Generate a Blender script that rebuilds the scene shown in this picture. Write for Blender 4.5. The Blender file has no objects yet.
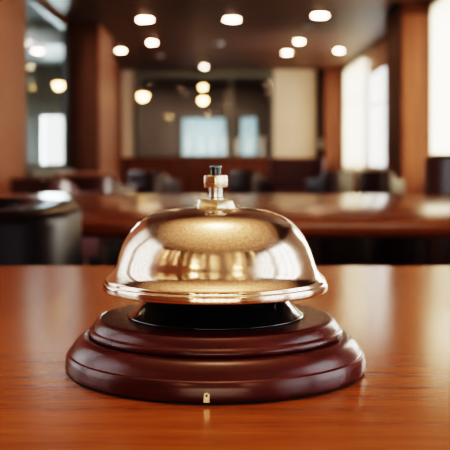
import bpy, bmesh, math, random
from mathutils import Vector, Matrix
random.seed(7)
C = bpy.context.scene.collection
PI = math.pi
CZ, F, H, TZ = 0.8408, 931.0, 160.0, 0.75      # eye height, focal length (px), horizon row, desk height


def P(px, y, d):
    """point seen at pixel (px, y) at depth d"""
    return Vector(((px - 225) * d / F, d, CZ - (y - H) * d / F))


# ------------------------------------------------------------------ materials
def new_mat(name):
    m = bpy.data.materials.new(name)
    m.use_nodes = True
    nt = m.node_tree
    b = nt.nodes['Principled BSDF']
    return m, nt, b


def plain(name, col, rough=0.5, metal=0.0, coat=0.0, var=0.12, scale=6.0, bump=0.0, emit=None, estr=0.0, spec=None):
    m, nt, b = new_mat(name)
    tc = nt.nodes.new('ShaderNodeTexCoord')
    n = nt.nodes.new('ShaderNodeTexNoise')
    n.inputs['Scale'].default_value = scale
    n.inputs['Detail'].default_value = 4
    nt.links.new(tc.outputs['Object'], n.inputs['Vector'])
    r = nt.nodes.new('ShaderNodeValToRGB')
    r.color_ramp.elements[0].position = 0.3
    r.color_ramp.elements[1].position = 0.7
    r.color_ramp.elements[0].color = tuple(c * (1 - var) for c in col) + (1,)
    r.color_ramp.elements[1].color = tuple(min(1, c * (1 + var)) for c in col) + (1,)
    nt.links.new(n.outputs['Fac'], r.inputs['Fac'])
    nt.links.new(r.outputs['Color'], b.inputs['Base Color'])
    b.inputs['Roughness'].default_value = rough
    b.inputs['Metallic'].default_value = metal
    b.inputs['Coat Weight'].default_value = coat
    b.inputs['Coat Roughness'].default_value = 0.12
    if spec is not None:
        b.inputs['Specular IOR Level'].default_value = spec
    if emit:
        b.inputs['Emission Color'].default_value = emit + (1,)
        b.inputs['Emission Strength'].default_value = estr
    if bump:
        bp = nt.nodes.new('ShaderNodeBump')
        bp.inputs['Strength'].default_value = bump
        bp.inputs['Distance'].default_value = 0.002
        nt.links.new(n.outputs['Fac'], bp.inputs['Height'])
        nt.links.new(bp.outputs['Normal'], b.inputs['Normal'])
    return m


def wood(name, dark, mid, light, stretch=(1.2, 16, 16), rough=0.25, coat=0.3, fleck=0.25, spec=0.5, bump=0.0):
    m, nt, b = new_mat(name)
    L = nt.links.new
    tc = nt.nodes.new('ShaderNodeTexCoord')
    mp = nt.nodes.new('ShaderNodeMapping')
    mp.inputs['Scale'].default_value = stretch
    L(tc.outputs['Object'], mp.inputs['Vector'])
    n = nt.nodes.new('ShaderNodeTexNoise')
    n.inputs['Scale'].default_value = 1.6
    n.inputs['Detail'].default_value = 7
    n.inputs['Roughness'].default_value = 0.6
    n.inputs['Distortion'].default_value = 0.5
    L(mp.outputs['Vector'], n.inputs['Vector'])
    r = nt.nodes.new('ShaderNodeValToRGB')
    e = r.color_ramp.elements
    e[0].position, e[0].color = 0.28, dark + (1,)
    e[1].position, e[1].color = 0.74, light + (1,)
    x = e.new(0.5)
    x.color = mid + (1,)
    L(n.outputs['Fac'], r.inputs['Fac'])
    # short dark pores along the grain
    mp2 = nt.nodes.new('ShaderNodeMapping')
    mp2.inputs['Scale'].default_value = tuple(s * 7 for s in stretch)
    L(tc.outputs['Object'], mp2.inputs['Vector'])
    n2 = nt.nodes.new('ShaderNodeTexNoise')
    n2.inputs['Scale'].default_value = 3.0
    n2.inputs['Detail'].default_value = 3
    L(mp2.outputs['Vector'], n2.inputs['Vector'])
    r2 = nt.nodes.new('ShaderNodeValToRGB')
    r2.color_ramp.elements[0].position = 0.32
    r2.color_ramp.elements[1].position = 0.55
    r2.color_ramp.elements[0].color = (1 - fleck,) * 3 + (1,)
    r2.color_ramp.elements[1].color = (1, 1, 1, 1)
    L(n2.outputs['Fac'], r2.inputs['Fac'])
    mx = nt.nodes.new('ShaderNodeMix')
    mx.data_type = 'RGBA'
    mx.blend_type = 'MULTIPLY'
    mx.inputs[0].default_value = 1.0
    L(r.outputs['Color'], mx.inputs[6])
    L(r2.outputs['Color'], mx.inputs[7])
    L(mx.outputs[2], b.inputs['Base Color'])
    b.inputs['Roughness'].default_value = rough
    b.inputs['Coat Weight'].default_value = coat
    b.inputs['Coat Roughness'].default_value = 0.12
    b.inputs['Specular IOR Level'].default_value = spec
    if bump:
        bp = nt.nodes.new('ShaderNodeBump')
        bp.inputs['Strength'].default_value = bump
        bp.inputs['Distance'].default_value = 0.0006
        L(n2.outputs['Fac'], bp.inputs['Height'])
        L(bp.outputs['Normal'], b.inputs['Normal'])
    return m


def bell_metal(name, col, rough, speck=0.06):
    m, nt, b = new_mat(name)
    L = nt.links.new
    tc = nt.nodes.new('ShaderNodeTexCoord')
    n = nt.nodes.new('ShaderNodeTexNoise')
    n.inputs['Scale'].default_value = 900
    n.inputs['Detail'].default_value = 2
    L(tc.outputs['Object'], n.inputs['Vector'])
    n2 = nt.nodes.new('ShaderNodeTexNoise')
    n2.inputs['Scale'].default_value = 60
    n2.inputs['Detail'].default_value = 5
    L(tc.outputs['Object'], n2.inputs['Vector'])
    mr = nt.nodes.new('ShaderNodeMapRange')
    mr.inputs['From Min'].default_value = 0.3
    mr.inputs['From Max'].default_value = 0.7
    mr.inputs['To Min'].default_value = rough - 0.05
    mr.inputs['To Max'].default_value = rough + 0.06
    L(n2.outputs['Fac'], mr.inputs['Value'])
    L(mr.outputs['Result'], b.inputs['Roughness'])
    r = nt.nodes.new('ShaderNodeValToRGB')
    r.color_ramp.elements[0].position = 0.35
    r.color_ramp.elements[1].position = 0.65
    r.color_ramp.elements[0].color = tuple(c * (1 - speck * 2) for c in col) + (1,)
    r.color_ramp.elements[1].color = tuple(min(1, c * (1 + speck)) for c in col) + (1,)
    L(n.outputs['Fac'], r.inputs['Fac'])
    L(r.outputs['Color'], b.inputs['Base Color'])
    b.inputs['Metallic'].default_value = 1
    bp = nt.nodes.new('ShaderNodeBump')
    bp.inputs['Strength'].default_value = 0.03
    bp.inputs['Distance'].default_value = 0.0004
    L(n.outputs['Fac'], bp.inputs['Height'])
    L(bp.outputs['Normal'], b.inputs['Normal'])
    return m


def glass_mat(name, tint=(0.93, 0.95, 0.955), refl=0.5):
    m = bpy.data.materials.new(name)
    m.use_nodes = True
    nt = m.node_tree
    nt.nodes.clear()
    out = nt.nodes.new('ShaderNodeOutputMaterial')
    mix = nt.nodes.new('ShaderNodeMixShader')
    tr = nt.nodes.new('ShaderNodeBsdfTransparent')
    tr.inputs['Color'].default_value = tint + (1,)
    gl = nt.nodes.new('ShaderNodeBsdfGlossy')
    gl.inputs['Roughness'].default_value = 0.03
    fr = nt.nodes.new('ShaderNodeFresnel')
    fr.inputs['IOR'].default_value = 1.45
    mu = nt.nodes.new('ShaderNodeMath')
    mu.operation = 'MULTIPLY'
    mu.inputs[1].default_value = refl
    nt.links.new(fr.outputs[0], mu.inputs[0])
    nt.links.new(mu.outputs[0], mix.inputs[0])
    nt.links.new(tr.outputs[0], mix.inputs[1])
    nt.links.new(gl.outputs[0], mix.inputs[2])
    nt.links.new(mix.outputs[0], out.inputs['Surface'])
    return m


def curtain_mat(name, col, transl=0.6):
    m = bpy.data.materials.new(name)
    m.use_nodes = True
    nt = m.node_tree
    nt.nodes.clear()
    out = nt.nodes.new('ShaderNodeOutputMaterial')
    mix = nt.nodes.new('ShaderNodeMixShader')
    mix.inputs[0].default_value = transl
    df = nt.nodes.new('ShaderNodeBsdfDiffuse')
    tl = nt.nodes.new('ShaderNodeBsdfTranslucent')
    tc = nt.nodes.new('ShaderNodeTexCoord')
    n = nt.nodes.new('ShaderNodeTexNoise')
    n.inputs['Scale'].default_value = 30
    nt.links.new(tc.outputs['Object'], n.inputs['Vector'])
    r = nt.nodes.new('ShaderNodeValToRGB')
    r.color_ramp.elements[0].color = tuple(c * 0.9 for c in col) + (1,)
    r.color_ramp.elements[1].color = col + (1,)
    nt.links.new(n.outputs['Fac'], r.inputs['Fac'])
    nt.links.new(r.outputs['Color'], df.inputs['Color'])
    nt.links.new(r.outputs['Color'], tl.inputs['Color'])
    nt.links.new(df.outputs[0], mix.inputs[1])
    nt.links.new(tl.outputs[0], mix.inputs[2])
    nt.links.new(mix.outputs[0], out.inputs['Surface'])
    return m


M = {}
M['desk'] = wood('desk_wood', (0.185, 0.060, 0.014), (0.24, 0.080, 0.019), (0.295, 0.102, 0.025), (3.2, 70, 70), 0.22, 0.0, 0.28, spec=0.22, bump=0.06)
M['table'] = wood('table_wood', (0.07, 0.017, 0.005), (0.12, 0.032, 0.009), (0.16, 0.045, 0.013), (1.5, 18, 18), 0.21, 0.0, 0.15, spec=0.45)
M['darkwood'] = wood('dark_wood', (0.02, 0.009, 0.005), (0.035, 0.015, 0.008), (0.05, 0.022, 0.012), (12, 12, 1), 0.4, 0.1)
M['cherry'] = wood('cherry_lacquer', (0.036, 0.0063, 0.0066), (0.056, 0.0094, 0.0096), (0.078, 0.0138, 0.0137), (8, 60, 60), 0.26, 0.0, 0.05, spec=0.4)
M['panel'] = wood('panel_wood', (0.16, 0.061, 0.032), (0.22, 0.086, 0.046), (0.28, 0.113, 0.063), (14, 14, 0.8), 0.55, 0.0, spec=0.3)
M['panel_dark'] = wood('panel_wood_dark', (0.06, 0.019, 0.007), (0.09, 0.029, 0.011), (0.12, 0.041, 0.016), (14, 14, 0.8), 0.5, 0.0, spec=0.3)  # darker copy of the panel wood, also used for shaded column sides
M['wainscot'] = wood('wainscot_wood', (0.11, 0.03, 0.011), (0.17, 0.047, 0.017), (0.22, 0.064, 0.024), (10, 10, 1), 0.4, 0.1)
M['ceiling'] = plain('ceiling_brown', (0.125, 0.061, 0.044), 0.5, var=0.06, scale=2, spec=0.3)
M['floor'] = plain('dark_carpet', (0.012, 0.009, 0.008), 0.95, var=0.3, scale=60, spec=0.1)
M['cream'] = plain('cream_plaster', (0.80, 0.665, 0.565), 0.85, var=0.04, scale=3)
M['grey'] = plain('grey_plaster', (0.30, 0.33, 0.32), 0.85, var=0.05, scale=2)
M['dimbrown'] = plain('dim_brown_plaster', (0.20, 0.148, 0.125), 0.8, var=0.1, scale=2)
M['frame'] = plain('grey_frame', (0.17, 0.17, 0.16), 0.45, var=0.05)
M['blackframe'] = plain('black_frame', (0.025, 0.025, 0.026), 0.4, var=0.05)
M['white'] = plain('white_frame', (0.7, 0.72, 0.74), 0.5, var=0.03)
M['leather'] = plain('oxblood_leather', (0.030, 0.010, 0.014), 0.34, var=0.25, scale=25, bump=0.08, spec=0.6)
M['blackleather'] = plain('black_leather', (0.007, 0.003, 0.004), 0.34, var=0.25, scale=25, bump=0.08, spec=0.07)
M['maroon'] = plain('maroon_vinyl', (0.075, 0.02, 0.022), 0.42, var=0.15, scale=12)
M['gap_black'] = plain('dull_black', (0.006, 0.006, 0.006), 0.7)  # black for the shadow line under the base and the tab hole
M['blackmetal'] = plain('black_enamel', (0.006, 0.007, 0.009), 0.16, var=0.2, coat=0.6, scale=200)
M['bell'] = bell_metal('champagne_metal', (0.66, 0.525, 0.415), 0.165)
M['brass'] = bell_metal('pale_brass', (0.66, 0.56, 0.40), 0.24)
M['steel'] = bell_metal('grey_steel', (0.55, 0.53, 0.48), 0.25)
M['plunger'] = plain('blue_black_plastic', (0.012, 0.017, 0.024), 0.22, var=0.2, scale=300)
M['glass'] = glass_mat('clear_glass')
M['faintglass'] = glass_mat('faint_glass', (.90, .93, .93), .12)
M['curtain'] = curtain_mat('cream_sheer', (0.95, 0.85, 0.66), 0.65)
M['bluecurtain'] = curtain_mat('blue_sheer', (0.45, 0.54, 0.55), 0.5)
M['lamp'] = plain('warm_lamp', (0.9, 0.85, 0.75), 0.5, emit=(1.0, 0.71, 0.47), estr=60)
M['bulb'] = plain('warm_bulb', (0.9, 0.85, 0.7), 0.5, emit=(1.0, 0.62, 0.24), estr=20)
M['trimring'] = plain('copper_ring', (0.45, 0.25, 0.12), 0.3, metal=0.8)
M['offwhite'] = plain('offwhite_plastic', (0.42, 0.40, 0.40), 0.5, var=0.03)


# ------------------------------------------------------------------ mesh helpers
def add_box(bm, lo, hi, bevel=0.0, seg=2):
    lo, hi = Vector(lo), Vector(hi)
    r = bmesh.ops.create_cube(bm, size=1.0, matrix=Matrix.Translation((lo + hi) / 2) @ Matrix.Diagonal((*(hi - lo), 1)))
    if bevel:
        vs = set(r['verts'])
        es = [e for e in bm.edges if e.verts[0] in vs and e.verts[1] in vs]
        bmesh.ops.bevel(bm, geom=es, offset=bevel, segments=seg, affect='EDGES', profile=0.5)
    return bm


def box(lo, hi, bevel=0.0, seg=2):
    return add_box(bmesh.new(), lo, hi, bevel, seg)


def add_lathe(bm, prof, n=96, center=(0, 0, 0)):
    """revolve (r, z) points about z; r=0 ends become poles"""
    cx, cy, cz = center
    rings = []
    for r, z in prof:
        if r < 1e-7:
            rings.append([bm.verts.new((cx, cy, cz + z))])
        else:
            rings.append([bm.verts.new((cx + r * math.cos(2 * PI * k / n), cy + r * math.sin(2 * PI * k / n), cz + z)) for k in range(n)])
    for a, b in zip(rings, rings[1:]):
        for k in range(n):
            k2 = (k + 1) % n
            if len(a) == 1 and len(b) == 1:
                continue
            if len(a) == 1:
                bm.faces.new((a[0], b[k], b[k2]))
            elif len(b) == 1:
                bm.faces.new((a[k], b[0], a[k2]))
            else:
                bm.faces.new((a[k], b[k], b[k2], a[k2]))
    return bm


def lathe(prof, n=96, center=(0, 0, 0)):
    return add_lathe(bmesh.new(), prof, n, center)


def spline(pts, sub=6):
    out = []
    n = len(pts)
    for i in range(n - 1):
        p0, p1, p2, p3 = pts[max(0, i - 1)], pts[i], pts[i + 1], pts[min(n - 1, i + 2)]
        for k in range(sub):
            t = k / sub
            out.append(tuple(0.5 * (2 * b + (c - a) * t + (2 * a - 5 * b + 4 * c - d) * t * t + (-a + 3 * b - 3 * c + d) * t ** 3)
                             for a, b, c, d in zip(p0, p1, p2, p3)))
    out.append(tuple(pts[-1]))
    return out


def obj(name, bm, mat, parent=None, smooth=True, angle=40):
    bmesh.ops.recalc_face_normals(bm, faces=bm.faces)
    me = bpy.data.meshes.new(name)
    bm.to_mesh(me)
    bm.free()
    me.materials.append(M[mat] if isinstance(mat, str) else mat)
    if smooth:
        me.polygons.foreach_set('use_smooth', [True] * len(me.polygons))
        me.set_sharp_from_angle(angle=math.radians(angle))
    o = bpy.data.objects.new(name, me)
    C.objects.link(o)
    if parent:
        o.parent = parent
    return o


def tag(o, label, cat, group=None):
    o['label'] = label
    o['category'] = cat
    if group:
        o['group'] = group
    return o


def thing(name, label, cat, loc=(0, 0, 0), rotz=0, group=None):
    o = bpy.data.objects.new(name, None)
    o.empty_display_size = 0.05
    C.objects.link(o)
    o.location = loc
    o.rotation_euler = (0, 0, rotz)
    return tag(o, label, cat, group)


def struct(name, bm, mat, parent=None, smooth=False):
    o = obj(name, bm, mat, parent, smooth)
    if not parent:
        o['kind'] = 'structure'
    return o


def dup(root, loc, rotz, label, group=None, scale=(1, 1, 1)):
    r = root.copy()
    C.objects.link(r)
    r.location, r.rotation_euler, r.scale = loc, (0, 0, rotz), scale
    r['label'] = label
    if group:
        r['group'] = group
    for ch in list(root.children):
        c = ch.copy()
        C.objects.link(c)
        c.parent = r
        for g in ch.children:
            q = g.copy()
            C.objects.link(q)
            q.parent = c
    return r


def area(name, loc, rot, sx, sy, power, col, shape='RECTANGLE', spread=180):
    l = bpy.data.lights.new(name, 'AREA')
    l.shape = shape
    l.size, l.size_y = sx, sy
    l.energy, l.color = power, col
    l.spread = math.radians(spread)
    o = bpy.data.objects.new(name, l)
    C.objects.link(o)
    o.location, o.rotation_euler = loc, rot
    return o


# ------------------------------------------------------------------ room shell
XL, XR, YB, YF, ZC = -1.88, 2.2, 17.13, -3.6, 2.5
struct('floor', box((-4.6, YF - 0.1, -0.1), (XR + 0.4, 20.8, 0)), 'floor')
struct('ceiling', box((XL - 0.1, YF - 0.1, ZC), (XR + 0.3, 20.8, ZC + 0.12)), 'ceiling')

COOL = (0.86, 0.91, 1.0)


def side_wall(name, x, thick, openings, mat):
    """wall along y with openings [(y0, y1, z0, z1)]"""
    bm = bmesh.new()
    x0, x1 = min(x, x + thick), max(x, x + thick)
    y = YF
    for (a, b, z0, z1) in sorted(openings):
        add_box(bm, (x0, y, 0), (x1, a, ZC))
        if z0 > 0:
            add_box(bm, (x0, a, 0), (x1, b, z0))
        add_box(bm, (x0, a, z1), (x1, b, ZC))
        y = b
    add_box(bm, (x0, y, 0), (x1, YB, ZC))
    return struct(name, bm, mat)


right_open = [(-1.7, -0.35, 0.35, 2.45), (-0.05, 1.25, 0.35, 2.45), (3.9, 6.1, 0.1, 2.25), (8.57, 9.70, 0.55, 2.42), (12.1, 14.15, 0.72, 2.15), (14.3, 16.7, 0.72, 2.42)]
left_open = [(0.15, 1.2, 0.75, 2.45), (1.5, 2.7, 0.75, 2.45), (8.77, 11.17, 0.74, 2.46)]
side_wall('wall_right', XR, 0.12, right_open, 'cream')
side_wall('wall_left', XL, -0.04, left_open, 'panel')
wn = 0


def side_window(x, inward, y0, y1, z0, z1, bars, power, rails=1, col=COOL, light=True, bar=.02):
    """frame + pane in a side wall, daylight just outside"""
    global wn
    wn += 1
    fx = x - inward * 0.03
    bm = bmesh.new()
    t = 0.035
    add_box(bm, (fx - .03, y0, z0), (fx + .03, y0 + t, z1))
    add_box(bm, (fx - .03, y1 - t, z0), (fx + .03, y1, z1))
    add_box(bm, (fx - .03, y0 + t, z0), (fx + .03, y1 - t, z0 + t))
    add_box(bm, (fx - .03, y0 + t, z1 - t), (fx + .03, y1 - t, z1))
    for k in range(1, bars + 1):
        yy = y0 + (y1 - y0) * k / (bars + 1)
        add_box(bm, (fx - .02, yy - bar, z0 + t), (fx + .02, yy + bar, z1 - t))
    for k in range(1, rails + 1):
        zz = z0 + (z1 - z0) * (0.65 if rails == 1 else k / (rails + 1))
        add_box(bm, (fx - .018, y0 + t, zz - .015), (fx + .018, y1 - t, zz + .015))
    w = struct('window_%d' % wn, bm, 'white')
    struct('window_glass', box((fx - .004, y0 + t, z0 + t), (fx + .004, y1 - t, z1 - t)), 'glass', w)
    if light:
        area('daylight', (x - inward * 0.22, (y0 + y1) / 2, (z0 + z1) / 2), (0, inward * -PI / 2, 0), z1 - z0, y1 - y0, power * (y1 - y0) * (z1 - z0), col)
    return w


WP = 20.0
side_window(XR, -1, *right_open[0], 3, WP * .45, bar=.05)
side_window(XR, -1, *right_open[1], 2, WP * .55, bar=.05)
side_window(XR, -1, *right_open[2], 3, WP * 3.2, 1, (1, .90, .76))
side_window(XR, -1, *right_open[3], 0, WP * 1.6, 0, (1, .93, .82))
side_window(XR, -1, *right_open[4], 2, WP * 1.5, 1, (1, .95, .88))
side_window(XR, -1, *right_open[5], 2, WP * 1.0, 1, (1, .93, .83))
side_window(XL, 1, *left_open[0], 3, WP * .3, 1, (.80, .87, 1.0), bar=.05)
side_window(XL, 1, *left_open[1], 3, WP * .3, 1, (.80, .87, 1.0), bar=.05)

# rear wall (behind the camera) with narrow slits added for the bell to reflect
bm = bmesh.new()
xs = [-1.5, -1.0, -0.5, 0.0, 0.5, 1.0, 1.5]
prev = XL
for x in xs:
    add_box(bm, (prev, YF - .12, 0), (x - .11, YF, ZC))
    add_box(bm, (x - .11, YF - .12, 0), (x + .11, YF, 0.5))
    add_box(bm, (x - .11, YF - .12, 1.75), (x + .11, YF, ZC))
    prev = x + .11
add_box(bm, (prev, YF - .12, 0), (XR, YF, ZC))
struct('wall_front', bm, 'panel_dark')
for i, x in enumerate(xs):
    area('rear_slit_light', (x, YF - .13, 1.12), (PI / 2, 0, 0), .22, 1.25, 6.5, (1.0, .80, .55))  # warm lights added behind the slits, out of view

# back wall: wainscot band, glazed partition, cream end
bm = bmesh.new()
xg0, xg1 = P(134, 0, YB).x, P(274, 0, YB).x
add_box(bm, (XL - 0.6, YB, 0), (xg0, YB + .12, ZC))
add_box(bm, (xg0, YB, 0), (xg1, YB + .12, 0.88))
add_box(bm, (xg1, YB, 0), (XR, YB + .12, ZC))
struct('wall_back', bm, 'cream')
bm = bmesh.new()
add_box(bm, (XL, YB - .03, 0), (1.69, YB, 0.84))
add_box(bm, (XL, YB - .05, 0.84), (1.69, YB, 0.885), .006)
k = XL + .1
while k < 1.5:
    add_box(bm, (k, YB - .045, 0.12), (k + .46, YB - .03, 0.76), .01)
    k += .55
struct('trim_1', bm, 'wainscot')

wn += 1
bm = bmesh.new()
zt = 2.5
add_box(bm, (xg0, YB - .03, .885), (xg0 + .10, YB + .06, zt))
add_box(bm, (xg1 - .06, YB - .03, .885), (xg1, YB + .06, zt))
add_box(bm, (xg0 + .1, YB - .03, 2.34), (xg1 - .06, YB + .06, zt))
add_box(bm, (xg0 + .1, YB - .03, .885), (xg1 - .06, YB + .06, .93))
for px, w in ((231, .06),):
    x = P(px, 0, YB).x
    add_box(bm, (x - w / 2, YB - .03, .93), (x + w / 2, YB + .06, 2.34))
x0, x1 = P(178, 0, YB).x, P(274, 0, YB).x
w = struct('window_%d' % wn, bm, 'frame')
struct('window_glass', box((xg0 + .1, YB + .01, .93), (xg1 - .06, YB + .02, 2.34)), 'glass', w)

# the room beyond the glazed partition
bm = bmesh.new()
bw = [(P(181, 0, 20.48).x, P(227, 0, 20.48).x, .55, P(0, 117, 20.48).z), (P(239, 0, 20.48).x, P(258, 0, 20.48).x, .55, P(0, 116, 20.48).z)]
prev = -2.3
for (a, b, z0, z1) in bw:
    add_box(bm, (prev, 20.48, 0), (a, 20.60, ZC))
    add_box(bm, (a, 20.48, 0), (b, 20.60, z0))
    add_box(bm, (a, 20.48, z1), (b, 20.60, ZC))
    prev = b
add_box(bm, (prev, 20.48, 0), (XR + .2, 20.60, ZC))
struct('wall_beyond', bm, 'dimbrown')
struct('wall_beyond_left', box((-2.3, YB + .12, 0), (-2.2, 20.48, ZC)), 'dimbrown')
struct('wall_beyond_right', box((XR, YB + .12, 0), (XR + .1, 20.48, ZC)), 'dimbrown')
for (a, b, z0, z1) in bw:
    wn += 1
    bm = bmesh.new()
    t = .04
    add_box(bm, (a, 20.50, z0), (a + t, 20.56, z1))
    add_box(bm, (b - t, 20.50, z0), (b, 20.56, z1))
    add_box(bm, (a + t, 20.50, z0), (b - t, 20.56, z0 + t))
    add_box(bm, (a + t, 20.50, z1 - t), (b - t, 20.56, z1))
    ww = struct('window_%d' % wn, bm, 'blackframe')
    struct('window_glass', box((a + t, 20.525, z0 + t), (b - t, 20.535, z1 - t)), 'glass', ww)
    area('daylight', ((a + b) / 2, 20.83, (z0 + z1) / 2), (-PI / 2, 0, 0), b - a, z1 - z0, 9 * (b - a) * (z1 - z0), (.75, .95, 1.0))


def curtain(name, label, p0, p1, z0, z1, amp, waves, mat, group=None):
    """pleated sheer hanging between plan points p0 and p1, with a rail"""
    p0, p1 = Vector((*p0, 0)), Vector((*p1, 0))
    root = thing(name, label, 'curtain', ((p0 + p1) / 2 + Vector((0, 0, z0))), 0, group)
    d = (p1 - p0)
    nrm = Vector((-d.y, d.x, 0)).normalized()
    n = waves * 10
    bm = bmesh.new()
    rows = []
    for j in range(9):
        z = (z1 - z0) * j / 8
        rows.append([bm.verts.new(d * (i / n - .5) + nrm * (amp * (1.15 - .3 * j / 8) * math.sin(2 * PI * waves * i / n + .5 * math.sin(i * .37))) + Vector((0, 0, z))) for i in range(n + 1)])
    for a, b in zip(rows, rows[1:]):
        for i in range(n):
            bm.faces.new((a[i], a[i + 1], b[i + 1], b[i]))
    obj('drape', bm, mat, root)
    bm = bmesh.new()
    q = d.to_track_quat('X', 'Z').to_matrix().to_4x4()
    add_box(bm, (-d.length / 2 - .02, -.012, z1 - z0), (d.length / 2 + .02, .012, z1 - z0 + .03), .004)
    bm.transform(q)
    obj('curtain_rail', bm, 'blackframe', root)
    return root


curtain('sheer_curtain', 'bright cream sheer curtain at the right edge beside the thick wood column', (XR - .05, 8.52), (XR - .05, 9.68), .05, 2.44, .018, 14, 'curtain', None)
curtain('sheer_curtain', 'cream sheer curtain in the far right corner, drawn half off the tall window', (XR - .06, 14.2), (XR - .06, 16.6), .05, 2.44, .022, 22, 'curtain', None)
curtain('window_blind', 'wide pale blue curtain seen through the dark glazing straight behind the bell', (bw[0][0] + .03, 20.41), (bw[0][1] - .03, 20.41), .5, bw[0][3] - .03, .014, 11, 'bluecurtain')
curtain('window_blind', 'narrow pale blue curtain seen through the glazing right of the wide one', (bw[1][0] + .03, 20.41), (bw[1][1] - .03, 20.41), .5, bw[1][3] - .03, .014, 5, 'bluecurtain')

area('far_room_fill', (-.6, 18.8, ZC - .01), (0, 0, 0), 2.5, 1.2, 42, (1, .93, .82))  # added fill that lightens the room beyond the glazing
# left annex behind the glass wall
struct('wall_annex_back', (lambda bm: (add_box(bm, (-4.3, 13.97, 0), (-2.77, 14.07, 2.5)), add_box(bm, (-2.77, 13.97, 0), (-2.22, 14.07, .70)), add_box(bm, (-2.77, 13.97, 1.52), (-2.22, 14.07, 2.5)), add_box(bm, (-2.22, 13.97, 0), (-2.0, 14.07, 2.5)), bm)[-1])(bmesh.new()), 'grey')
struct('wall_annex_left', box((-4.4, 8.0, 0), (-4.3, 14.07, 2.5)), 'grey')
struct('wall_annex_front', box((-4.3, 8.0, 0), (-2.0, 8.1, 2.5)), 'grey')
struct('trim_10', box((-4.3, 11.36, 2.24), (-1.99, 13.97, 2.5)), 'frame')
struct('ceiling_annex', box((-4.4, 8.0, 2.5), (-1.98, 14.07, 2.6)), 'grey')
area('daylight', (-2.495, 14.17, 1.11), (-PI / 2, 0, 0), .56, .82, 90, (.86, .97, 1.0))
area('annex_fill', (-3.1, 10.43, 2.49), (0, 0, 0), .8, 1.0, 190, (.98, .98, 1.0))  # extra light added to brighten the annex walls
wn += 1
bm = bmesh.new()
add_box(bm, (-2.77, 13.99, .70), (-2.74, 14.05, 1.52)); add_box(bm, (-2.25, 13.99, .70), (-2.22, 14.05, 1.52))
add_box(bm, (-2.74, 13.99, .70), (-2.25, 14.05, .73)); add_box(bm, (-2.74, 13.99, 1.49), (-2.25, 14.05, 1.52))
ww = struct('window_%d' % wn, bm, 'white')
struct('window_glass', box((-2.74, 14.015, .73), (-2.25, 14.025, 1.49)), 'glass', ww)
wn += 1
bm = bmesh.new()
a, b, z0, z1 = left_open[2]
add_box(bm, (XL - .04, a, z0), (XL - .0, a + .06, z1))
add_box(bm, (XL - .04, b - .12, z0), (XL + .01, b, z1))
add_box(bm, (XL - .04, a + .06, z0), (XL - .0, b - .12, z0 + .06))
add_box(bm, (XL - .04, a + .06, z1 - .07), (XL - .0, b - .12, z1))
ww = struct('window_%d' % wn, bm, 'blackframe')
struct('window_glass', box((XL - .025, a + .06, z0 + .06), (XL - .015, b - .12, z1 - .07)), 'faintglass', ww)
struct('trim_2', box((XL, a, z0 - .06), (XL + .08, b, z0), .006), 'frame')

# wood columns and posts
def column(n, lo, hi, mat, dark=None):
    o = struct('trim_%d' % n, box(lo, hi, .008), mat)
    return o

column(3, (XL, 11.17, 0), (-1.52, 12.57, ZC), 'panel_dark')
struct('trim_4', box((-1.52, 11.19, 0), (-1.505, 12.55, ZC - .02), .004), 'panel')       # lighter copy of the wood, painting the column's right side as lit
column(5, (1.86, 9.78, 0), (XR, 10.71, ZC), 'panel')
struct('trim_6', box((1.845, 9.80, 0), (1.86, 10.69, ZC - .02), .004), 'panel_dark')  # darker wood layer painting shade on this column's left side
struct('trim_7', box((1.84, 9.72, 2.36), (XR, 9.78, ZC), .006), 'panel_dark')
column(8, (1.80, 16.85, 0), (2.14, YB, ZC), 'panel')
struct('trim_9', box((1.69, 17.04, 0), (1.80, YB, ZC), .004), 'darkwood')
struct('baseboard_right', box((XR - .02, 10.71, 0), (XR, 16.85, .12), .004), 'darkwood')

# ------------------------------------------------------------------ front desk with the bell
def make_table(name, label, cat, x0, x1, y0, y1, top_mat, thick, leg, apron_in, apron_h, z=TZ, legmat='darkwood', bev=.006):
    root = thing(name, label, cat, ((x0 + x1) / 2, (y0 + y1) / 2, 0))
    hx, hy = (x1 - x0) / 2, (y1 - y0) / 2
    obj('tabletop', box((-hx, -hy, z - thick), (hx, hy, z), bev, 3), top_mat, root)
    bm = bmesh.new()
    a = apron_in
    zt = z - thick
    add_box(bm, (-hx + a, -hy + a, zt - apron_h), (hx - a, -hy + a + .02, zt))
    add_box(bm, (-hx + a, hy - a - .02, zt - apron_h), (hx - a, hy - a, zt))
    add_box(bm, (-hx + a, -hy + a + .02, zt - apron_h), (-hx + a + .02, hy - a - .02, zt))
    add_box(bm, (hx - a - .02, -hy + a + .02, zt - apron_h), (hx - a, hy - a - .02, zt))
    obj('apron', bm, legmat, root)
    for sx in (-1, 1):
        for sy in (-1, 1):
            cx, cy = sx * (hx - a - .02 - leg), sy * (hy - a - .02 - leg)
            bm = bmesh.new()
            add_box(bm, (cx - leg, cy - leg, 0), (cx + leg, cy + leg, zt), .006)
            for v in bm.verts:
                if v.co.z < .1:
                    v.co.x = cx + (v.co.x - cx) * .7
                    v.co.y = cy + (v.co.y - cy) * .7
            obj('leg', bm, legmat, root)
    return root


make_table('desk', 'glossy orange-brown wooden desk in the foreground under the service bell', 'desk', -1.0, 1.0, -.12, .805, 'desk', .032, .035, .06, .08)
make_table('long_table', 'long polished brown table across the middle, directly behind the bell', 'table', -1.5, 1.45, 1.41, 2.49, 'table', .027, .04, .34, .022)

# ------------------------------------------------------------------ the service bell
BX, BY = P(215.7, 0, .409).x, .409
BS = 1.0
bell = thing('service_bell', 'champagne metal service bell on a round dark red wooden base', 'bell', (BX, BY, TZ))
def W(prof):
    return [(r * BS, z) for r, z in prof]


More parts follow.
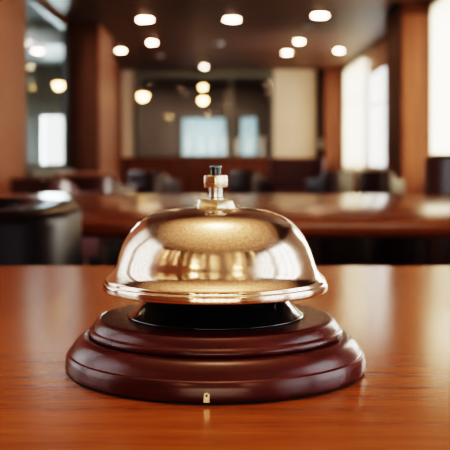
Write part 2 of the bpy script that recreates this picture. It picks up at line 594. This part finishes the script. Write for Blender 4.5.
obj('shadow_foot', lathe(W([(0, .0001), (.0640, .0001), (.0642, .0004), (.0642, .0009), (0, .0009)]), 128), 'gap_black', bell)  # black foot ring that draws the shadow line under the base
low = [(0, .0008)] + [(.0644, .0008)] + spline([(.0644, .0008), (.0650, .0013), (.0652, .0030), (.0649, .0060), (.0643, .0078)], 4) \
    + spline([(.0643, .0078), (.0641, .0082), (.0634, .0085), (.0628, .0094), (.0615, .0116), (.0596, .0137), (.0576, .0149), (.0560, .0152)], 5)
obj('base_plinth', lathe(W(low + [(.0550, .0152), (0, .0152)]), 160), 'cherry', bell, angle=50)
up = [(0, .0150), (.0540, .0150)] + spline([(.0540, .0150), (.0549, .0156), (.0553, .0166), (.0550, .0177), (.0543, .0184)], 5) \
    + spline([(.0543, .0184), (.0538, .0187), (.0532, .0198), (.0522, .0212), (.0511, .0222), (.0498, .0227), (.0480, .0228)], 5)
obj('base_tier', lathe(W(up + [(0, .0228)]), 160), 'cherry', bell, angle=50)
col = [(0, .0226), (.0374, .0226)] + spline([(.0374, .0226), (.0382, .0229), (.0384, .0235), (.0374, .0243), (.0356, .0258), (.0339, .0274), (.0324, .0292), (.0311, .0320), (.0298, .0370), (.0285, .0420)], 5)
obj('collar', lathe(col + [(0, .0422)], 128), 'blackmetal', bell)
def sil(hw, y):
    q = hw / F
    r = BY * q / math.sqrt(1 + q * q)
    return (r, CZ - TZ - (y - H) / F * (BY - r * r / BY))


outer = spline([(0.0, .0703), (.006, .07022), (.0105, .0700)] + [sil(*q) for q in ((36, 208.3), (54.5, 211.6), (70, 218), (82, 228.3), (91.3, 241), (97, 255), (99.6, 263.5), (101.6, 268.8), (104, 272.6), (107, 275.8), (110, 278.8))] + [(.0483, .0381)], 6)
lip = spline([(.0483, .0381), (.0488, .0375), (.0490, .0366), (.04905, .0356), (.0489, .0348), (.0484, .0345), (.0474, .0346), (.0466, .0351)], 5)
inner = spline([(.0466, .0351), (.0448, .0385), (.0432, .0415), (.0421, .0450), (.0406, .0500), (.0378, .0560), (.0336, .0610), (.0280, .0655), (.0190, .0682), (.0100, .0688), (0, .0690)], 4)
obj('bell_dome', lathe(outer[:-1] + lip[:-1] + inner, 192), 'bell', bell, angle=60)


def hexa(r0, r1, z0, z1, rot, bevel):
    bm = bmesh.new()
    lo = [bm.verts.new((r0 * math.cos(rot + k * PI / 3), r0 * math.sin(rot + k * PI / 3), z0)) for k in range(6)]
    hi = [bm.verts.new((r1 * math.cos(rot + k * PI / 3), r1 * math.sin(rot + k * PI / 3), z1)) for k in range(6)]
    bm.faces.new(lo[::-1]); bm.faces.new(hi)
    for k in range(6):
        bm.faces.new((lo[k], lo[(k + 1) % 6], hi[(k + 1) % 6], hi[k]))
    bmesh.ops.bevel(bm, geom=list(bm.edges), offset=bevel, segments=2, affect='EDGES', profile=.5)
    return bm


nut = obj('cap_nut', hexa(.0103, .0082, .0682, .0736, -PI / 2 + .06, .0005), 'brass', bell, angle=30)
obj('stem', lathe([(0, .0732), (.0036, .0732), (.0036, .0742), (.0032, .0746), (.0031, .0770), (.0033, .0782), (.0033, .0794), (0, .0794)], 48), 'steel', bell)
hx = hexa(.0060, .0060, .0787, .0842, -PI / 2 + .02, .0007)
obj('hex_nut', hx, 'brass', bell, angle=30)
pl = obj('plunger', lathe([(0, .0838), (.0024, .0838), (.0023, .0862), (.0023, .0872), (0, .0872)], 48), 'plunger', bell)
obj('plunger_cap', lathe([(0, .0870), (.0024, .0870), (.0028, .0873), (.0029, .0878), (.0027, .0882), (0, .0883)], 48), plain('blue_grey_cap', (.10, .16, .20), .22, metal=.6), pl)
# little brass tab let into the front of the base
bm = bmesh.new()
th = [(-.0011, 0), (.0011, 0), (.0011, .0026)] + [(.0011 * math.cos(a * PI / 8), .0026 + .0011 * math.sin(a * PI / 8)) for a in range(1, 8)] + [(-.0011, .0026)]
fr = [bm.verts.new((x, 0, z)) for x, z in th]
bk = [bm.verts.new((x, .004, z)) for x, z in th]
bm.faces.new(fr); bm.faces.new(bk[::-1])
for i in range(len(th)):
    j = (i + 1) % len(th)
    bm.faces.new((fr[i], fr[j], bk[j], bk[i]))
bm.transform(Matrix.Translation((-.0027, -.0654 * BS, .0012)))
tabo = obj('brass_tab', bm, 'brass', bell)
obj('tab_hole', lathe([(0, 0), (.00045, 0), (.00045, .0003), (0, .0003)], 16).__class__ and (lambda b: (b.transform(Matrix.Translation((-.0027, -.06535 * BS, .0038)) @ Matrix.Rotation(PI / 2, 4, 'X')), b)[1])(lathe([(0, 0), (.00045, 0), (.00045, .0003), (0, .0003)], 16)), 'gap_black', tabo)

# ------------------------------------------------------------------ tub chairs
def plan(a, R, n=3.6):
    """rounded-square plan curve: point and outward normal at angle a"""
    c, q = math.cos(a), math.sin(a)
    k = (abs(c) ** n + abs(q) ** n) ** (-1 / n)
    p = Vector((R * k * c, R * k * q, 0))
    g = Vector((math.copysign(abs(p.x / R) ** (n - 1), c), math.copysign(abs(p.y / R) ** (n - 1), q), 0)).normalized()
    return p, g


def tub_shell(hb, ha, half_w, z0, th):
    """U-shaped padded shell; chair faces +y"""
    R = half_w - th / 2
    path = []
    arm = .20
    for k in range(6):
        path.append((Vector((R, arm - arm * k / 6, 0)), Vector((1, 0, 0)), k / 6 * .25))
    for k in range(0, 49):
        a = -PI * k / 48
        p, g = plan(a, R)
        path.append((p, g, .25 + .75 * min(1, 1.7 * math.sin(PI * k / 48))))
    for k in range(1, 7):
        path.append((Vector((-R, arm * k / 6, 0)), Vector((-1, 0, 0)), (6 - k) / 6 * .25))
    bm = bmesh.new()
    rings = []
    h = th / 2
    for p, n, w in path:
        w = w * w * (3 - 2 * w)
        zt = ha + (hb - ha) * w
        sec = [(-h * .8, z0), (h * .8, z0), (h, z0 + .02), (h, (z0 + zt) / 2), (h, zt - .016), (h - .004, zt - .006), (h - .014, zt),
               (-h + .014, zt), (-h + .004, zt - .006), (-h, zt - .016), (-h * 1.25, (z0 + zt) / 2 + .05), (-h, z0 + .03)]
        rings.append([bm.verts.new(p + n * o + Vector((0, 0, z))) for o, z in sec])
    for a, b in zip(rings, rings[1:]):
        for i in range(len(a)):
            j = (i + 1) % len(a)
            bm.faces.new((a[i], a[j], b[j], b[i]))
    bm.faces.new(rings[0]); bm.faces.new(rings[-1][::-1])
    return bm


def make_chair(label, hb, ha, half_w=.235, group=None, lm='leather'):
    t = thing('tub_chair', label, 'chair', (0, 0, 0), 0, group)
    sh = obj('backrest', tub_shell(hb, ha, half_w, .22, .075), lm, t, angle=50)
    # welt along the outer top edge
    bm = bmesh.new()
    n, prev = 40, None
    for i in range(n + 1):
        a = -PI * i / n
        c, u = plan(a, half_w - .001)
        w = .25 + .75 * min(1, 1.7 * math.sin(PI * i / n)); w = w * w * (3 - 2 * w)
        z = ha + (hb - ha) * w - .14
        ring = [bm.verts.new(c + u * .004 * math.cos(q * PI / 3) + Vector((0, 0, z + .004 * math.sin(q * PI / 3)))) for q in range(6)]
        if prev:
            for q in range(6):
                bm.faces.new((prev[q], prev[(q + 1) % 6], ring[(q + 1) % 6], ring[q]))
        prev = ring
    obj('piping', bm, lm, sh)
    # seat cushion: D-shaped pad between the arms
    bm = bmesh.new()
    r = half_w - .088
    rim = [(r * math.cos(PI + PI * k / 20), r * math.sin(PI + PI * k / 20)) for k in range(21)] + [(r, .2), (r - .03, .235), (-r + .03, .235), (-r, .2)]
    lay = []
    for s, z in ((.97, .30), (1, .33), (1, .43), (.97, .455), (.85, .47)):
        lay.append([bm.verts.new((x * s, (y - .02) * s + .02, z)) for x, y in rim])
    for a, b in zip(lay, lay[1:]):
        for i in range(len(rim)):
            j = (i + 1) % len(rim)
            bm.faces.new((a[i], a[j], b[j], b[i]))
    bm.faces.new(lay[0][::-1]); bm.faces.new(lay[-1])
    obj('seat', bm, lm, t, angle=50)
    obj('seat_frame', box((-r + .01, -r * .62, .22), (r - .01, .2, .30), .01), 'darkwood', t)
    for sx in (-1, 1):
        for y in (-.11, .17):
            bm = bmesh.new()
            bmesh.ops.create_cone(bm, cap_ends=True, segments=14, radius1=.012, radius2=.021, depth=.225, matrix=Matrix.Translation((sx * (half_w - .105), y, .1125)))
            obj('leg', bm, 'darkwood', t)
    return t


G = 'dark leather tub chairs around the lounge'
ch = make_chair('big dark leather tub chair at left between the front desk and long table', .788, .77, group=G, lm='blackleather')
ch.location = (-.412, 1.107, 0)
ch.rotation_euler = (0, 0, PI / 2 + math.radians(4))


far_chair = None


def chair(px, d, rot, top, label, wide=1.0):
    global far_chair
    p = P(px, 0, d)
    if far_chair is None:
        far_chair = make_chair(label, .75, .66, group=G)
        far_chair.location, far_chair.rotation_euler, far_chair.scale = (p.x, d, 0), (0, 0, rot), (wide, wide, top / .75)
        return far_chair
    return dup(far_chair, (p.x, d, 0), rot, label, G, (wide, wide, top / .75))


chair(52, 6.05, math.radians(-32), .722, 'dark tub chair left of centre below the glass wall, widest of the far left pair')
chair(98, 7.5, math.radians(-28), .715, 'dark tub chair just right of the wider chair, before the left wood column')
chair(152, 9.9, math.radians(-32), .722, 'dark tub chair left of the bell knob, before the wood wainscot')
chair(250, 9.9, math.radians(-38), .725, 'small tub chair right of the bell knob with a bright right side', .85)
chair(333, 9.6, math.radians(35), .735, 'black-looking tub chair below the far right window, left of a bright-edged chair', .9)
chair(380, 8.8, math.radians(-42), .742, 'tub chair with bright right edge at the foot of the thick right column', .75)
chair(502, 2.9, math.radians(-15), .86, 'tall dark chair cut off by the right picture edge behind the long table')
chair(352, 3.4, math.radians(185), .70, 'chair glimpsed under the right half of the long table')

# maroon banquette against the far end
bq = thing('banquette', 'maroon upholstered bench against the far wall below the cream wall panel', 'bench', (P(298, 0, 12).x, 12.0, 0))
obj('backrest', box((-.36, .16, .2), (.36, .28, .86), .03, 3), 'maroon', bq)
obj('seat', box((-.36, -.3, .2), (.36, .155, .46), .03, 3), 'maroon', bq)
obj('plinth', box((-.34, -.24, 0), (.34, .26, .2)), 'darkwood', bq)

make_table('side_table', 'small wooden table in front of the left column, beyond the tub chairs', 'table', -1.55, -1.05, 8.4, 9.2, 'panel', .03, .025, .04, .05, .72)

# ------------------------------------------------------------------ ceiling lights
GL = 'round recessed ceiling downlights'
dl = thing('ceiling_downlight', '', 'ceiling light', (0, 0, 0), 0, GL)
obj('trim_ring', lathe([(.062, 0), (.085, 0), (.085, -.006), (.080, -.012), (.066, -.014), (.062, -.010), (.062, 0)], 40), 'trimring', dl)
obj('lens', lathe([(0, -.001), (.0615, -.001), (.0615, -.012), (.055, -.020), (.035, -.025), (0, -.027)], 40), 'lamp', dl)
spots = [(145, 20, 'left warm round downlight of the nearest ceiling row'),
         (232, 20, 'middle warm round downlight of the nearest ceiling row, above the bell'),
         (320, 16, 'right warm round downlight of the nearest ceiling row'),
         (152, 43, 'warm downlight right beneath the left one of the nearest row'),
         (299, 42, 'warm downlight in second row, right of centre'),
         (121, 51, 'leftmost warm downlight, close beside the left wood column'),
         (287, 53, 'warm downlight farther back, below left of the second-row one right of centre'),
         (339, 51, 'rightmost warm downlight, near the far window curtain'),
         (204, 67, 'farthest small downlight, at the ceiling edge above the dark glazing')]
for i, (px, y, lab) in enumerate(spots):
    d = (ZC - .015 - CZ) * F / (H - y)
    p = P(px, y, d)
    loc = (p.x, d, ZC)
    sc = 1.35 if i < 3 else (1.0 if i < 8 else .8)
    if i == 0:
        dl.location = loc
        dl['label'] = lab
        dl.scale = (sc, sc, .8)
    else:
        dup(dl, loc, 0, lab, GL, (sc, sc, .8))
dup(dl, (P(38, 50, 11.84).x, 11.84, 2.24), 0, 'downlight placed as a reflection in the left glass wall', GL)  # lamp added in the annex for a reflection in the glass

sd = None
for px, y, lab in ((218, 43, 'pale round smoke detector on the ceiling above the bell'), (308, 25, 'round unlit detector on the ceiling beside the right front downlight'), (159, 55, 'faint round detector on the ceiling beyond the left second downlight')):
    d = (ZC - CZ) * F / (H - y)
    loc = (P(px, y, d).x, d, ZC)
    if sd is None:
        sd = thing('smoke_detector', lab, 'smoke detector', loc, 0, 'ceiling detectors')
        obj('housing', lathe([(0, 0), (.075, 0), (.075, -.018), (.066, -.032), (.03, -.038), (0, -.038)], 40), 'offwhite', sd)
        obj('vent_ring', lathe([(.02, -.036), (.032, -.036), (.032, -.044), (.026, -.047), (.02, -.044), (.02, -.036)], 32), 'frame', sd)
    else:
        dup(sd, loc, 0, lab, 'ceiling detectors')


def pendant(px, y, d, label, r=.055, ztop=ZC):
    p = P(px, y, d)
    root = thing('pendant_lamp', label, 'pendant lamp', p, 0, 'warm pendant lamps')
    obj('bulb', lathe(spline([(0, -r), (r * .6, -r * .82), (r, 0), (r * .8, r * .62), (r * .4, r * 1.1), (0, r * 1.15)], 5), 32), 'bulb', root)
    obj('lamp_shade', lathe([(r * .45, r * 1.0), (r * .5, r * 1.25), (r * 1.6, r * .35), (r * 1.64, r * .30), (r * 1.5, r * .30), (r * .45, r * 1.0)], 36), 'trimring', root)
    h = ztop - p.z
    obj('cord', lathe([(0, r * 1.1), (.005, r * 1.1), (.005, h), (0, h)], 10), 'blackframe', root)
    obj('ceiling_rose', lathe([(0, h - .02), (.04, h - .02), (.045, h - .004), (.045, h - .0005), (0, h - .0005)], 24), 'blackframe', root)
    return root


pendant(143, 96, 14, 'glowing pendant lamp hanging before the dark glazing at left', .068)
pendant(203, 100, 15, 'glowing pendant lamp hanging above the bell knob', .062)
pendant(203, 87, 16.6, 'smaller pendant lamp just above and behind the one over the bell knob', .05)
pendant(59, 85, 12.7, 'warm pendant lamp placed as a reflection in the left glass wall', .062, 2.24)  # lamp body added where the glass shows a reflected light

sw = thing('wall_thermostat', 'small pale box on the dark strip left of the far wood post', 'thermostat', (P(321, 0, 17.04).x, 17.04, P(0, 144, 17.04).z))
obj('housing', box((-.05, -.03, -.09), (.05, 0, .09), .01, 3), 'white', sw)
obj('dial', (lambda b: (b.transform(Matrix.Translation((0, -.03, .03)) @ Matrix.Rotation(PI / 2, 4, 'X')), b)[1])(lathe([(0, 0), (.03, 0), (.028, .012), (0, .014)], 24)), 'offwhite', sw)

# ------------------------------------------------------------------ light
for r_, p_ in ((.3, 2.4), (.6, 3.2), (1.0, 2.4), (1.5, 2.6), (2.1, 3.0), (2.9, 5.5), (3.8, 8.5)):
    area('dome_glow_light', (0.02 + .03 * r_, .74 - .11 * r_, ZC - .022 + r_ * .005), (0, 0, 0), r_, r_, p_, (1.0, .66, .38), 'DISK')  # unseen overhead discs, added for the soft warm glow on the dome
area('warm_fill', (-1.95, 15.8, ZC - .01), (0, 0, 0), .16, .16, 9, (1.0, .75, .48), 'DISK')  # hidden behind the column, added to brighten the cream wall
for x, y, w in ((-1.3, -2.4, 10), (1.5, -2.6, 10), (0, 6.0, 16)):
    area('warm_fill', (x, y, ZC - .01), (0, 0, 0), .3, .3, w, (1.0, .70, .40), 'DISK')  # unseen ceiling fills added for warm light
# unseen light strips, added in an arc for streaks reflected on the bell
for az in (-74, -66, -57, -50, -38, -27, -15, -3, 2, 17, 30, 36, 50):
    a = math.radians(az)
    R_ = 1.5 + .1 * math.sin(az)
    area('streak_light', (BX + R_ * math.sin(a), BY - R_ * math.cos(a), 1.74 + .06 * math.cos(az)), (math.radians(62), 0, a), .026, .38, .22 + .13 * math.sin(az * 1.7), (1.0, .70, .42))
w = bpy.data.worlds.new('World')
bpy.context.scene.world = w
w.use_nodes = True
bg = w.node_tree.nodes['Background']
bg.inputs['Color'].default_value = (1.0, .985, .95, 1)      # bright overcast sky outside the windows
bg.inputs['Strength'].default_value = 2.6

# ------------------------------------------------------------------ camera
cam = bpy.data.cameras.new('camera')
co = bpy.data.objects.new('camera', cam)
C.objects.link(co)
co.location = (0, 0, CZ)
co.rotation_euler = (PI / 2, 0, 0)
cam.sensor_width = 36
cam.lens = 931 / 450 * 36
cam.shift_y = -(225 - H) / 450
cam.clip_start = .02
cam.dof.use_dof = True
cam.dof.focus_distance = .375
cam.dof.aperture_fstop = 20
s = bpy.context.scene
s.camera = co
s.view_settings.view_transform = 'Filmic'
s.view_settings.look = 'Very High Contrast'
s.view_settings.exposure = 0.2
s.cycles.use_denoising = True
s.cycles.sample_clamp_indirect = 6
s.cycles.max_bounces = 8
